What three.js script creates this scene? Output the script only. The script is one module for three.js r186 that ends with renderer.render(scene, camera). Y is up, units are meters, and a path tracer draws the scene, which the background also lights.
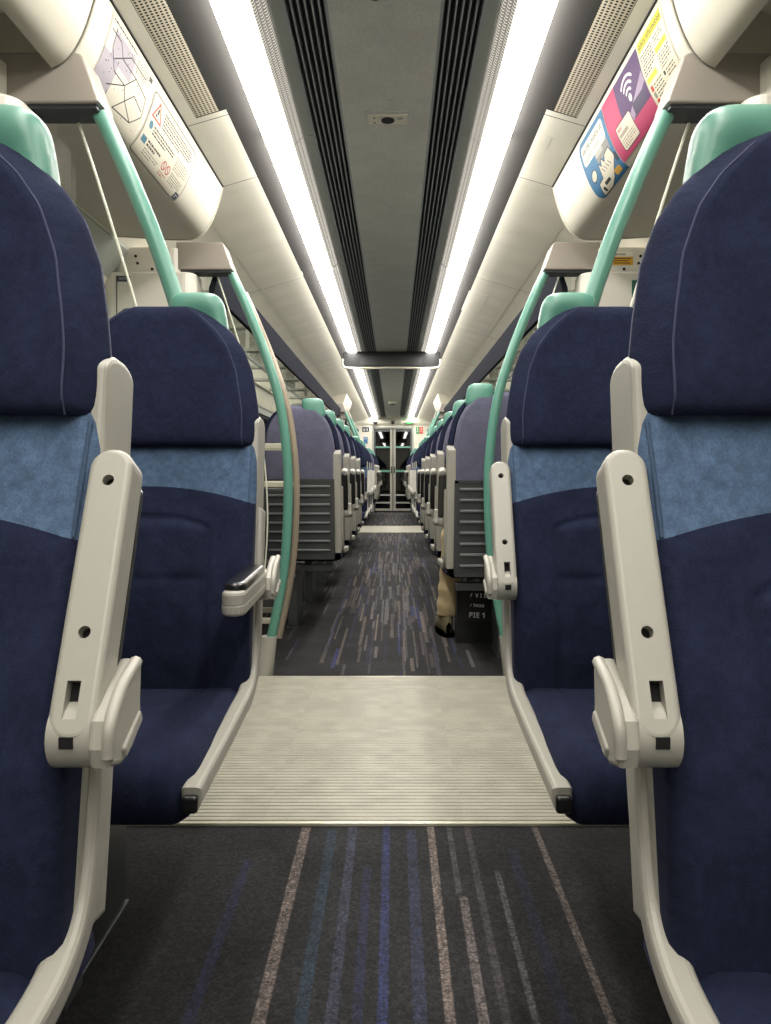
import * as THREE from 'three';
import { RoundedBoxGeometry } from 'three/addons/geometries/RoundedBoxGeometry.js';
import { mergeGeometries } from 'three/addons/utils/BufferGeometryUtils.js';
import { Brush, Evaluator, SUBTRACTION } from 'three-bvh-csg';
import { MarchingCubes } from 'three/addons/objects/MarchingCubes.js';
import { RectAreaLightUniformsLib } from 'three/addons/lights/RectAreaLightUniformsLib.js';

// ---------------------------------------------------------------- camera, light, exposure
const scene = new THREE.Scene();
scene.background = new THREE.Color(0x020203);                       // night outside
const FOCAL = 770, VPX = 394, VPY = 472;                            // focal length and vanishing point, pixels of the 771 x 1024 frame
const camera = new THREE.PerspectiveCamera(2 * Math.atan(512 / FOCAL) * 180 / Math.PI, 771 / 1024, 0.05, 60);
camera.position.set(0.025, 0.88, 0);
camera.lookAt(0.025, 0.88, -5);
camera.setViewOffset(771, 1024, 385.5 - VPX, 512 - VPY, 771, 1024);
const renderer = new THREE.WebGLRenderer();
renderer.toneMapping = THREE.LinearToneMapping;
renderer.toneMappingExposure = 1.25;
renderer.shadowMap.enabled = true;
RectAreaLightUniformsLib.init();
const LAMP = 24, LAMP_COLOR = 0xfffaf3, GLOW = 4;                 // ceiling strip lights

// ---------------------------------------------------------------- helpers
let seed = 12345;
const rnd = () => { seed = (seed * 1664525 + 1013904223) >>> 0; return seed / 4294967296; };
const lerp = (a, b, t) => a + (b - a) * t, clamp = (v, a = 0, b = 1) => Math.min(b, Math.max(a, v));
const smooth = (a, b, x) => { const t = clamp((x - a) / (b - a)); return t * t * (3 - 2 * t); };
const V3 = (x, y, z) => new THREE.Vector3(x, y, z), V2 = (x, y) => new THREE.Vector2(x, y);
const taken = new Map();
function numbered(n) { const k = taken.get(n) || 0; taken.set(n, k + 1); return k ? `${n}_${String(k).padStart(3, '0')}` : n; }
function mesh(name, geo, mat, parent) {
  const m = new THREE.Mesh(geo, mat); m.name = parent ? name : numbered(name);
  m.castShadow = m.receiveShadow = true; (parent || scene).add(m); return m;
}
function thing(name, label, category, [x, y, z] = [0, 0, 0], turn = 0, group) {
  const g = new THREE.Group(); g.name = numbered(name); g.position.set(x, y, z); g.rotation.y = turn;
  g.userData = { label, category }; if (group) g.userData.group = group; scene.add(g); return g;
}
function tag(o, label, category, group) { o.userData = { label, category }; if (group) o.userData.group = group; return o; }
function structure(name, label, category) { const g = new THREE.Group(); g.name = name; g.userData = { label, category, kind: 'structure' }; scene.add(g); return g; }
function box(w, h, d, x = 0, y = 0, z = 0, r = 0) {
  const g = r > 0 ? new RoundedBoxGeometry(w, h, d, 2, r) : new THREE.BoxGeometry(w, h, d); g.translate(x, y, z); return g;
}
const boxAB = (x0, x1, y0, y1, z0, z1, r = 0) => box(Math.abs(x1 - x0), Math.abs(y1 - y0), Math.abs(z1 - z0), (x0 + x1) / 2, (y0 + y1) / 2, (z0 + z1) / 2, r);
function sheet(nu, nv, fn, flip = false) {                           // fn(u, v) -> [x, y, z, s, t], s and t in metres
  const p = [], q = [], ix = [];
  for (let j = 0; j <= nv; j++) for (let i = 0; i <= nu; i++) { const r = fn(i / nu, j / nv); p.push(r[0], r[1], r[2]); q.push(r[3] ?? i / nu, r[4] ?? j / nv); }
  for (let j = 0; j < nv; j++) for (let i = 0; i < nu; i++) {
    const a = j * (nu + 1) + i, b = a + 1, c = a + nu + 1, d = c + 1;
    if (flip) ix.push(a, c, b, b, c, d); else ix.push(a, b, c, b, d, c);
  }
  const g = new THREE.BufferGeometry();
  g.setAttribute('position', new THREE.Float32BufferAttribute(p, 3)); g.setAttribute('uv', new THREE.Float32BufferAttribute(q, 2));
  g.setIndex(ix); g.computeVertexNormals(); return g;
}
function mirrored(g) {
  const c = g.clone(); c.scale(-1, 1, 1);
  if (c.index) { const a = c.index.array; for (let i = 0; i < a.length; i += 3) { const t = a[i]; a[i] = a[i + 1]; a[i + 1] = t; } }
  else for (const k of Object.keys(c.attributes)) {
    const at = c.attributes[k], n = at.itemSize;
    for (let i = 0; i < at.count; i += 3) for (let e = 0; e < n; e++) { const t = at.array[i * n + e]; at.array[i * n + e] = at.array[(i + 1) * n + e]; at.array[(i + 1) * n + e] = t; }
  }
  return c;
}
function tube(pts, r, seg = 40, rad = 12) { return new THREE.TubeGeometry(new THREE.CatmullRomCurve3(pts.map(p => V3(...p))), seg, r, rad, false); }
function extrude(pts, depth, bevel, seg = 2, holes = []) {           // outline in x, y; extruded in z from 0
  const s = new THREE.Shape(pts.map(p => V2(p[0], p[1])));
  for (const h of holes) s.holes.push(h);
  return new THREE.ExtrudeGeometry(s, { depth, bevelEnabled: bevel > 0, bevelThickness: bevel, bevelSize: bevel, bevelOffset: -bevel, bevelSegments: seg, curveSegments: 10, steps: 1 });
}
function roundRect(w, h, r, n = 6, cx = 0, cy = 0) {
  const o = [];
  for (const [sx, sy, a0] of [[1, 1, 0], [-1, 1, 90], [-1, -1, 180], [1, -1, 270]])
    for (let k = 0; k <= n; k++) { const a = (a0 + 90 * k / n) * Math.PI / 180; o.push([cx + sx * (w / 2 - r) + r * Math.cos(a), cy + sy * (h / 2 - r) + r * Math.sin(a)]); }
  return o;
}
function strip(path, half, n = 24) {                                 // outline of a band along a path of [a, b] points
  const c = new THREE.CatmullRomCurve3(path.map(p => V3(p[0], p[1], 0)), false, 'centripetal'), L = [], R = [];
  for (let i = 0; i <= n; i++) {
    const t = i / n, p = c.getPoint(t), d = c.getTangent(t), h = typeof half === 'function' ? half(t) : half;
    L.push([p.x - d.y * h, p.y + d.x * h]); R.push([p.x + d.y * h, p.y - d.x * h]);
  }
  return [...R, ...L.reverse()];
}
function inYZ(g) { g.applyMatrix4(new THREE.Matrix4().makeBasis(V3(0, 0, 1), V3(0, 1, 0), V3(-1, 0, 0))); return g; }   // (x, y, z) -> (-z, y, x): outline in z, y, extruded towards -x

// ---------------------------------------------------------------- textures
function hash(x, y) { let h = (x * 374761393 + y * 668265263) | 0; h = Math.imul(h ^ (h >>> 13), 1274126177); return ((h ^ (h >>> 16)) >>> 0) / 4294967296; }
function vnoise(x, y, per) {
  const xi = Math.floor(x), yi = Math.floor(y), fx = x - xi, fy = y - yi, w = v => ((v % per) + per) % per;
  const u = fx * fx * (3 - 2 * fx), v = fy * fy * (3 - 2 * fy);
  return lerp(lerp(hash(w(xi), w(yi)), hash(w(xi + 1), w(yi)), u), lerp(hash(w(xi), w(yi + 1)), hash(w(xi + 1), w(yi + 1)), u), v);
}
function dataTexture(w, h, fn, srgb = true) {
  const a = new Uint8Array(w * h * 4);
  for (let y = 0; y < h; y++) for (let x = 0; x < w; x++) { const c = fn(x, y), i = (y * w + x) * 4; a[i] = clamp(c[0], 0, 255); a[i + 1] = clamp(c[1], 0, 255); a[i + 2] = clamp(c[2], 0, 255); a[i + 3] = c[3] ?? 255; }
  const t = new THREE.DataTexture(a, w, h); t.wrapS = t.wrapT = THREE.RepeatWrapping; t.magFilter = THREE.LinearFilter; t.minFilter = THREE.LinearMipmapLinearFilter; t.generateMipmaps = true;
  if (srgb) t.colorSpace = THREE.SRGBColorSpace; t.needsUpdate = true; return t;
}
function plush([r, g, b], amp, rep = 4) {                            // short velvety pile: coarse mottling and fine grain
  const t = dataTexture(512, 512, (x, y) => {
    const n = (vnoise(x / 64, y / 64, 8) - .5) * .5 + (vnoise(x / 16, y / 16, 32) - .5) * .6 + (hash(x, y) - .5) * .7 + (vnoise(x / 4, y / 4, 128) - .5) * .5;
    const k = 1 + amp * n; return [r * k, g * k, b * k];
  });
  t.repeat.set(rep, rep); return t;
}
const pileBump = (() => { const t = dataTexture(256, 256, (x, y) => { const v = 90 + 100 * hash(x + 7, y + 3) + 60 * vnoise(x / 8, y / 8, 32); return [v, v, v]; }, false); t.repeat.set(5, 5); return t; })();

// carpet: charcoal with woven lengthwise streaks; 2.6 m x 5.2 m per tile
const CW = 1024, CH = 2048, CPX = 2.6 / CW;
const carpetMap = (() => {
  const col = new Float32Array(CW * CH * 4);
  const put = (X, d0, d1, w, c, a, dash = .25) => {                  // X from the car's centre, d along the car
    const x0 = Math.round((X - w / 2 + 1.3) / CPX), x1 = Math.round((X + w / 2 + 1.3) / CPX), y0 = Math.round(d0 / CPX), y1 = Math.round(d1 / CPX);
    for (let y = y0; y <= y1; y++) for (let x = x0; x <= x1; x++) {
      if (x < 0 || x >= CW) continue;
      const yy = ((y % CH) + CH) % CH, i = (yy * CW + x) * 4, edge = Math.min(1, (y - y0 + 1) / 6, (y1 - y + 1) / 6);
      const k = a * edge * (1 - dash * hash(x >> 1, yy) - dash * .6 * hash(x, yy >> 3));
      for (let e = 0; e < 3; e++) col[i + e] = lerp(col[i + e], c[e], col[i + 3] > 0 ? k : 1); col[i + 3] = Math.max(col[i + 3], k);
    }
  };
  const BEIGE = [148, 132, 122], GREY = [118, 116, 118], BLUE = [52, 62, 124], TEAL = [44, 76, 104], DIM = [38, 42, 80], PALE = [134, 122, 120];
  // measured streaks in front of the door mat (d 0 .. 1.95)
  const near = [[-.305, .3, 1.75, .018, DIM, .8], [-.193, 0, 1.95, .018, BEIGE, .85], [-.126, 0, 1.9, .02, TEAL, .55], [-.078, .4, 1.93, .018, [74, 80, 112], .6], [-.036, .7, 1.72, .014, DIM, .75],
    [.004, 0, 1.93, .015, BLUE, .75], [.066, 0, 1.9, .018, [58, 66, 108], .6], [.114, 0, 1.95, .014, BEIGE, .9], [.167, .2, 1.6, .015, PALE, .9], [.160, 1.6, 1.95, .012, GREY, .6], [.205, .9, 1.95, .014, [88, 84, 84], .7],
    [.252, .4, 1.7, .01, GREY, .8], [.30, .5, 1.8, .022, DIM, .5], [.372, 0, 1.95, .013, BEIGE, .75], [-.36, .2, 1.2, .012, [60, 62, 80], .5], [-.55, .5, 1.6, .012, GREY, .4]];
  for (const [X, a, b, w, c, k] of near) put(X, a, b, w, c, k * .95, .5);
  for (let i = 0; i < 240; i++) {
    const inner = rnd() < .72, X = inner ? (rnd() - .5) * .66 : (rnd() - .5) * 2.5, d = 1.98 + rnd() * 3.2, L = .18 + rnd() * .75, q = rnd();
    put(X, d, Math.min(d + L, 5.2), .005 + rnd() * .011, q < .34 ? BEIGE : q < .60 ? GREY : q < .70 ? BLUE : q < .84 ? PALE : DIM, .25 + .5 * rnd());
  }
  return dataTexture(CW, CH, (x, y) => {
    const i = (y * CW + x) * 4, g = hash(x, y), m = vnoise(x / 40, y / 40, 4096), f = vnoise(x / 3, y / 3, 4096);
    const b = 30 + 28 * (g - .5) + 16 * (m - .5) + 16 * (f - .5), k = col[i + 3], n = 1 + .5 * (g - .5) + .25 * (f - .5);
    return [lerp(b * 1.02, col[i] * n, k), lerp(b, col[i + 1] * n, k), lerp(b * 1.05, col[i + 2] * n, k)];
  });
})();
const matTex = dataTexture(512, 512, (x, y) => {                     // pale rubber with quartz flecks
  const n = 1 + .10 * (vnoise(x / 50, y / 50, 1024) - .5) + .10 * (hash(x, y) - .5), s = hash(x + 91, y + 17) > .985 ? 40 : hash(x + 5, y + 71) > .985 ? -34 : 0;
  return [164 * n + s, 161 * n + s, 146 * n + s];
});
const panelTex = dataTexture(512, 512, (x, y) => {                   // faint mottling of painted panels
  const n = 248 + 10 * (vnoise(x / 90, y / 90, 1024) - .5) + 6 * (hash(x, y) - .5); return [n, n, n * .995];
});
const greyTex = dataTexture(512, 512, (x, y) => { const n = 236 + 30 * (hash(x, y) - .5) + 16 * (vnoise(x / 5, y / 5, 1024) - .5) + 10 * (vnoise(x / 80, y / 80, 1024) - .5); return [n, n, n]; });
const holes = dataTexture(64, 64, (x, y) => { const r = Math.hypot(x - 31.5, y - 31.5); const v = r < 20 ? 0 : 255; return [v, v, v]; }, false);

const prismTex = dataTexture(32, 32, (x, y) => { const v = y < 9 ? 90 : x < 4 || x > 27 ? 140 : 255; return [v, v, v]; });   // backlit lens grooves

// ---------------------------------------------------------------- materials
const std = o => new THREE.MeshStandardMaterial({ side: THREE.DoubleSide, ...o }), phys = o => new THREE.MeshPhysicalMaterial({ side: THREE.DoubleSide, ...o });
const M = {
  navy: phys({ map: plush([34, 39, 59], .26), bumpMap: pileBump, bumpScale: .0008, roughness: 1, specularIntensity: .2, sheen: 1, sheenRoughness: .45, sheenColor: new THREE.Color(.22, .225, .32) }),
  sky: phys({ map: plush([76, 95, 120], .26), bumpMap: pileBump, bumpScale: .0008, roughness: 1, specularIntensity: .2, sheen: .3, sheenRoughness: .5, sheenColor: new THREE.Color(.3, .36, .5) }),
  slate: phys({ map: plush([98, 98, 117], .14), bumpMap: pileBump, bumpScale: .0005, roughness: 1, specularIntensity: .2, sheen: .3, sheenRoughness: .5, sheenColor: new THREE.Color(.3, .3, .4) }),
  seam: std({ color: 0x343854, roughness: .9 }),
  frame: phys({ color: 0xa19f95, roughness: .42, clearcoat: .15, clearcoatRoughness: .4 }),
  armGrey: phys({ color: 0xa3a197, roughness: .4, clearcoat: .2, clearcoatRoughness: .4 }),
  black: phys({ color: 0x17181a, roughness: .28, clearcoat: .5, clearcoatRoughness: .2 }),
  hole: std({ color: 0x0a0a0b, roughness: .9 }),
  charcoal: std({ color: 0x4a4d4d, roughness: .42 }),
  charcoalDark: std({ color: 0x2c2e2f, roughness: .55 }),
  rib: std({ color: 0x626666, roughness: .38 }),
  teal: phys({ color: 0x578f7e, roughness: .38, clearcoat: .35, clearcoatRoughness: .3 }),
  cap: phys({ color: 0x9a938a, roughness: .38, metalness: .15 }),
  capDark: std({ color: 0x2a2e33, roughness: .5 }),
  tan: phys({ color: 0xa29684, roughness: .35, metalness: .3 }),
  cream: phys({ color: 0xe6e2d4, map: panelTex, roughness: .55, specularIntensity: .5 }),
  cover: phys({ color: 0xbdb9ab, map: panelTex, roughness: .5, specularIntensity: .5 }),
  white: phys({ color: 0xcfccc0, roughness: .45, clearcoat: .25, clearcoatRoughness: .3 }),
  grey: std({ color: 0xdadbd6, map: greyTex, roughness: .55 }),
  greyPanel: std({ color: 0xa9aca6, roughness: .5 }),
  trim: std({ color: 0xa3a6a1, roughness: .45 }),
  darkTrim: std({ color: 0x2b2d2c, roughness: .6 }),
  slat: std({ color: 0xa3a7ab, roughness: .42, metalness: .2 }),
  recess: std({ color: 0x1e1f26, roughness: .7 }),
  joint: std({ color: 0x2d2c2a, roughness: .9 }),
  rackEdge: phys({ color: 0x20222b, roughness: .9, specularIntensity: .1 }),
  glass: phys({ color: 0xf1f6f3, transmission: 1, thickness: 0, roughness: .02, ior: 1.5 }),
  shelfGlass: phys({ color: 0xf3f6f1, transmission: 1, thickness: 0, roughness: .02, ior: 1.5 }),
  nightGlass: phys({ color: 0x3b4046, transmission: 1, thickness: 0, roughness: .02, ior: 1.5 }),
  glassEdge: std({ color: 0xd2d2c0, roughness: .3 }),
  doorBlue: std({ color: 0x4a5070, roughness: .5 }),
  carpet: std({ map: carpetMap, roughness: 1, bumpMap: pileBump, bumpScale: .002 }),
  mat: std({ map: matTex, roughness: .6 }),
  alu: std({ color: 0xc9c5b2, roughness: .35, metalness: .4 }),
  perf: std({ color: 0xc9c2ae, roughness: .5, alphaMap: holes, alphaTest: .5 }),
  diffuser: std({ color: 0xf4f1e8, roughness: .4, emissive: 0xfffaf0, emissiveIntensity: GLOW }),
  prism: std({ color: 0x8d8b84, roughness: .4, emissive: 0xfff8ec, emissiveIntensity: .62, emissiveMap: prismTex }),
  screen: std({ color: 0x0e0f11, roughness: .6 }),
};

// ---------------------------------------------------------------- the shell of the car
const Z0 = 2.6, ZE = -17, DOORS = [[1.91, 3.29], [11.15, 12.45]];    // back end, far end, door bays by distance
const CEIL = 2.08, K = 1.2 / 1.15;                                   // flat middle of the ceiling; outside it slopes down
const ceilY = x => CEIL - Math.max(0, x - .488) * .295;

{ // floor
  const f = structure('floor', 'dark charcoal carpet with lengthwise blue and beige streaks', 'floor');
  mesh('subfloor', boxAB(-1.45, 1.45, -.12, -.012, Z0, ZE - 2.2), M.charcoalDark, f);
  const bits = [[-Z0, 0], [0, 1.91]]; for (let d = 3.29; d < 11.1; d += 2.62) bits.push([d, d + 2.62]); bits.push([12.45, 14.8], [14.8, 17]);
  for (const [n, [a, b]] of bits.entries()) {
    const shift = n < 2 ? 0 : 2.1 + (n % 2) * .5 - a, mirror = n % 2 ? -1 : 1, g = boxAB(-1.36, 1.36, -.012, 0, -a, -b);
    const p = g.attributes.position, u = g.attributes.uv;
    for (let i = 0; i < p.count; i++) u.setXY(i, (p.getX(i) * (n < 2 ? 1 : mirror) + 1.3) / 2.6, (-p.getZ(i) + shift) / 5.2);
    mesh('carpet', g, M.carpet, f);
  }
}
for (const [n, [a, b]] of DOORS.entries()) {                          // ribbed door mats
  const t = thing('door_mat', n ? 'narrow far cream ribbed mat before the end doors' : 'wide cream ribbed rubber mat across the aisle between the door poles', 'mat', [0, 0, -(a + b) / 2]);
  const L = (b - a) / 2 - .012, ribs = Math.round(2 * L / .021), N = ribs * 8;
  const g = sheet(2, N, (u, v) => {
    const z = lerp(L, -L, v), k = (v * ribs) % 1, y = k < .11 || k > .89 ? .003 : .0105;
    return [lerp(-1.30, 1.30, u), y, z, u * 2.6 / .5, z / .5];
  });
  mesh('ribbed_sheet', g, M.mat, t);
  for (const s of [-1, 1]) mesh('edge_strip', boxAB(-1.30, 1.30, 0, .009, s * (L + .012), s * L, .002), M.alu, t);
}

// walls: lower panel, window band, upper cove; section in |x|, y
const WALLTOP = [[1.24, 1.50], [1.215, 1.62], [1.17, 1.74], [1.08, 1.845], [.97, 1.92], [.87, 1.965], [.77, 1.998]];
const winBays = [[-2.4, -.9], [-.7, .55], [.65, 1.78], [3.55, 5.1], [5.25, 6.8], [6.95, 8.5], [8.65, 10.2], [12.7, 14.2], [14.4, 16]];
for (const s of [-1, 1]) {
  const nm = s < 0 ? 'left' : 'right';
  const w = structure(`wall_${nm}`, s < 0 ? 'pale side wall with windows behind the luggage stack' : 'pale side wall with windows on the side of the seated passenger', 'wall');
  const P = (x0, x1, y0, y1, a, b, m = M.greyPanel, name = 'wall_panel') => mesh(name, boxAB(s * x0, s * x1, y0, y1, -a, -b), m, w);
  const spans = [[-Z0, DOORS[0][0]], [DOORS[0][1], DOORS[1][0]], [DOORS[1][1], 17]];
  for (const [a, b] of spans) {
    P(1.30, 1.42, 0, .80, a, b); P(1.25, 1.42, 1.44, 1.52, a, b, M.greyPanel, 'window_header');
    P(1.26, 1.42, .78, .82, a, b, M.white, 'sill');
    let at = a;
    for (const [x, y] of [...winBays.filter(q => q[0] >= a - .1 && q[1] <= b + .1), [b, b]]) { if (x > at) P(1.28, 1.42, .8, 1.46, at, x, M.white, 'wall_pillar'); at = y; }
  }
  const c = new THREE.CatmullRomCurve3(WALLTOP.map(p => V3(p[0], p[1], 0)));
  for (const [a, b] of [[-Z0, 3.1], [3.1, 4.7], [4.7, 6.3], [6.3, 7.9], [7.9, 9.5], [9.5, 11.1], [11.1, 17]]) {
    const g = sheet(14, 1, (u, v) => { const p = c.getPoint(u); return [s * p.x, p.y, -lerp(a + .003, b - .003, v), u * .8, v * (b - a)]; }, s > 0);
    mesh('cove_panel', g, M.cream, w);
  }
  mesh('cove_backing', sheet(14, 1, (u, v) => { const p = c.getPoint(u); return [s * (p.x + .02), p.y + .02, lerp(Z0, ZE, v)]; }, s > 0), M.charcoalDark, w);
  mesh('outer_skin', boxAB(s * 1.42, s * 1.46, -.1, 2.2, Z0, ZE), M.charcoalDark, w).userData = {};
  for (const [i, [a, b]] of winBays.entries()) {
    const g = structure(`window_${i + 1 + (s > 0 ? winBays.length : 0)}`, 'dark night window in a pale frame above the seats', 'window');
    mesh('pane', boxAB(s * 1.345, s * 1.349, .82, 1.44, -a, -b), M.nightGlass, g);
    for (const [x0, x1, y0, y1, z0, z1] of [[1.285, 1.36, .81, .84, a, b], [1.285, 1.36, 1.42, 1.445, a, b], [1.285, 1.36, .82, 1.44, a, a + .03], [1.285, 1.36, .82, 1.44, b - .03, b]])
      mesh('window_frame', boxAB(s * x0, s * x1, y0, y1, -z0, -z1, .004), M.charcoal, g);
  }
}
// side doors: two leaves in each bay
let doorN = 0;
for (const [k, [a, b]] of DOORS.entries()) for (const s of [-1, 1]) for (const h of [0, 1]) {
  const z0 = h ? (a + b) / 2 + .004 : a, z1 = h ? b : (a + b) / 2 - .004;
  const d = structure(`door_${++doorN}`, 'slate blue sliding door leaf with a dark window', 'door');
  for (const [y0, y1, za, zb] of [[0, .85, z0, z1], [1.70, 1.86, z0, z1], [.85, 1.70, z0, z0 + .13], [.85, 1.70, z1 - .13, z1]]) mesh('leaf_panel', boxAB(s * 1.22, s * 1.26, y0, y1, -za, -zb), M.doorBlue, d);
  mesh('pane', boxAB(s * 1.238, s * 1.242, .85, 1.70, -z0 - .13, -z1 + .13), M.nightGlass, d);
  mesh('door_frame', boxAB(s * 1.205, s * 1.225, .83, .87, -z0 - .12, -z1 + .12, .004), M.charcoal, d);
}

// ceiling
const JOINTS = []; for (let d = -2.17; d < 16.3; d += 1.6) JOINTS.push(d * K);
const slab = (s, x0, x1, a, b) => sheet(1, 1, (u, v) => { const x = lerp(x0, x1, u); return [s * x, ceilY(x), -lerp(a, b, v), x / .8, -lerp(a, b, v) / .8]; }, s > 0);
{
  const c = structure('ceiling', 'long grey and cream ceiling with two recessed light troughs', 'ceiling');
  mesh('roof', boxAB(-1.46, 1.46, 2.16, 2.2, Z0, ZE - 2.2), M.charcoalDark, c);
  const cj = [-Z0, 1.02 * K, 4.22 * K, 7.42 * K, 10.62 * K, 13.82 * K, 17];
  for (let i = 0; i + 1 < cj.length; i++) mesh('centre_panel', (() => { const g = boxAB(-.140 * K, .140 * K, CEIL - .004, CEIL + .012, -cj[i] - .0025, -cj[i + 1] + .0025, .003); const p = g.attributes.position, u = g.attributes.uv; for (let k = 0; k < p.count; k++) u.setXY(k, p.getX(k) / .5, p.getZ(k) / .5); return g; })(), M.grey, c);
  for (const s of [-1, 1]) {
    for (let i = 0; i < JOINTS.length; i++) {
      const a = JOINTS[i], b = JOINTS[i + 1] ?? 17;
      mesh('lamp_border', boxAB(s * .262, s * .297, CEIL - .002, CEIL + .02, -a - .002, -b + .002, .002), M.trim, c);
      const t = extrude([[.436, CEIL + .03], [.436, CEIL + .003], [.489, CEIL + .001], [.489, CEIL + .03]].map(p => [s * p[0], p[1]]), b - a - .004, 0);
      t.translate(0, 0, -b + .002); mesh('lamp_border', t, M.darkTrim, c);   // dark trim on the outer side of the light
    }
    const sj = [-Z0, 2.56, 3.1, 4.7, 6.3, 7.9, 9.5, 11.1, 12.7, 14.3, 15.9, 17];
    for (let i = 0; i + 1 < sj.length; i++) {
      if (i === 0) { for (const [x0, x1] of [[.489, .506], [.624, .79]]) mesh('side_panel', slab(s, x0, x1, sj[0], sj[1] - .035), M.cream, c); mesh('side_panel', slab(s, .489, .79, sj[1] - .035, sj[1] - .002), M.cream, c); continue; }
      mesh('side_panel', slab(s, .489, .79, sj[i] + .002, sj[i + 1] - .002), M.cream, c);
    }
    mesh('joint_backing', sheet(1, 1, (u, v) => { const x = lerp(.25, .80, u); return [s * x, ceilY(x) + .035, lerp(Z0, ZE, v)]; }), M.joint, c);
  }
  mesh('joint_backing', boxAB(-.26, .26, CEIL + .05, CEIL + .06, Z0, ZE), M.joint, c);
}
// perforated ceiling grilles near the camera
for (const s of [-1, 1]) {
  const t = thing('perforated_panel', s < 0 ? 'perforated cream ceiling panel beside the route map header' : 'perforated cream ceiling panel beside the colourful poster header', 'ceiling panel', [s * .565, ceilY(.565), 0]);
  const at = (u, dy, v) => { const x = lerp(.506, .624, u); return [s * (x - .565), ceilY(x) - ceilY(.565) + dy, lerp(Z0 - .1, -2.525, v), u * 10, v * 5.02 / .0118]; };
  mesh('mesh_sheet', sheet(1, 1, (u, v) => at(u, .003, v), s > 0), M.perf, t);
  mesh('backing_tray', sheet(1, 1, (u, v) => at(u, .022, v), s > 0), M.joint, t);
}
// air grilles with lengthwise slats
for (const s of [-1, 1]) {
  const t = thing('air_grille', s < 0 ? 'black slatted ceiling air grille next to the lamp row on the luggage stack side' : 'black slatted ceiling air grille next to the lamp row on the passenger side', 'grille', [s * .204, CEIL, 0], 0, 'ceiling air grilles');
  mesh('backing_tray', boxAB(-.058, .058, .03, .034, Z0, ZE), M.recess, t);
  for (const x of [-.055, .055]) mesh('grille_frame', boxAB(x - .005, x + .005, -.003, .03, Z0, ZE), M.slat, t);
  for (let k = 0; k < 5; k++) mesh('slat', boxAB(-.036 + k * .018 - .0024, -.036 + k * .018 + .0024, 0, .022, Z0, ZE), M.slat, t);
}
// lamp rows: each lamp is a glowing dropped diffuser with an area light of its size just below it
const iDisplay = JOINTS.findIndex(d => d > 7.4 - .01) - 1, count = ['first', 'second', 'third', 'fourth', 'fifth', 'sixth', 'seventh', 'eighth'];
for (const s of [-1, 1]) for (let i = 0; i < JOINTS.length; i++) {
  const a = JOINTS[i] + .004, b = (JOINTS[i + 1] ?? 16.98) - .004, L = b - a;
  const side = s < 0 ? 'luggage stack side' : 'passenger side', n = i - iDisplay;
  const t = thing('ceiling_light', n === 0 ? `white glowing strip light right above the hanging display, ${side}` : `white strip light, ${count[Math.abs(n) - 1]} from the hanging display towards the ${n < 0 ? 'mat' : 'end doors'}, ${side}`, 'ceiling light', [s * .365, CEIL, -(a + b) / 2], 0, `strip lights on the ${side}`);
  mesh('diffuser', extrude([[-.030, .004], [-.026, -.036], [-.020, -.040], [.060, -.040], [.066, -.036], [.068, .004]].map(p => [s * p[0], p[1]]), L, 0).translate(0, 0, -L / 2), M.diffuser, t);
  const n3 = Math.round(L / .0130);
  for (let k = 0; k < 3; k++) {                                       // prismatic inner edge: rounded strips crossed by small ridges
    const x = -.060 + k * .0112, nv = i < 4 ? n3 * 4 : 2;
    mesh('prism_strip', sheet(6, nv, (u, v) => {
      const q = (v * n3) % 1, dip = nv > 2 ? .009 * Math.abs(Math.cos(Math.PI * q)) ** 4 : 0;
      return [s * (x + (u - .5) * .0112), -.004 - (k + u) * .010 - .005 * Math.sin(Math.PI * u) + dip, lerp(L / 2, -L / 2, v), u, v * n3];
    }), M.prism, t);
  }
  for (const e of [-1, 1]) mesh('end_clip', boxAB(s * -.028, s * .069, -.0405, .006, e * L / 2, e * (L / 2 - .004)), M.white, t);
  const r = new THREE.RectAreaLight(LAMP_COLOR, LAMP, .084, L - .02);
  r.position.set(s * .020, -.042, 0); r.rotation.x = -Math.PI / 2; t.add(r);
  const q = new THREE.RectAreaLight(LAMP_COLOR, LAMP * .72, L - .02, .034);     // the lens also shines sideways, over the cream slope
  q.position.set(s * .070, -.018, 0); q.rotation.y = -s * Math.PI / 2; t.add(q);
}

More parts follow.
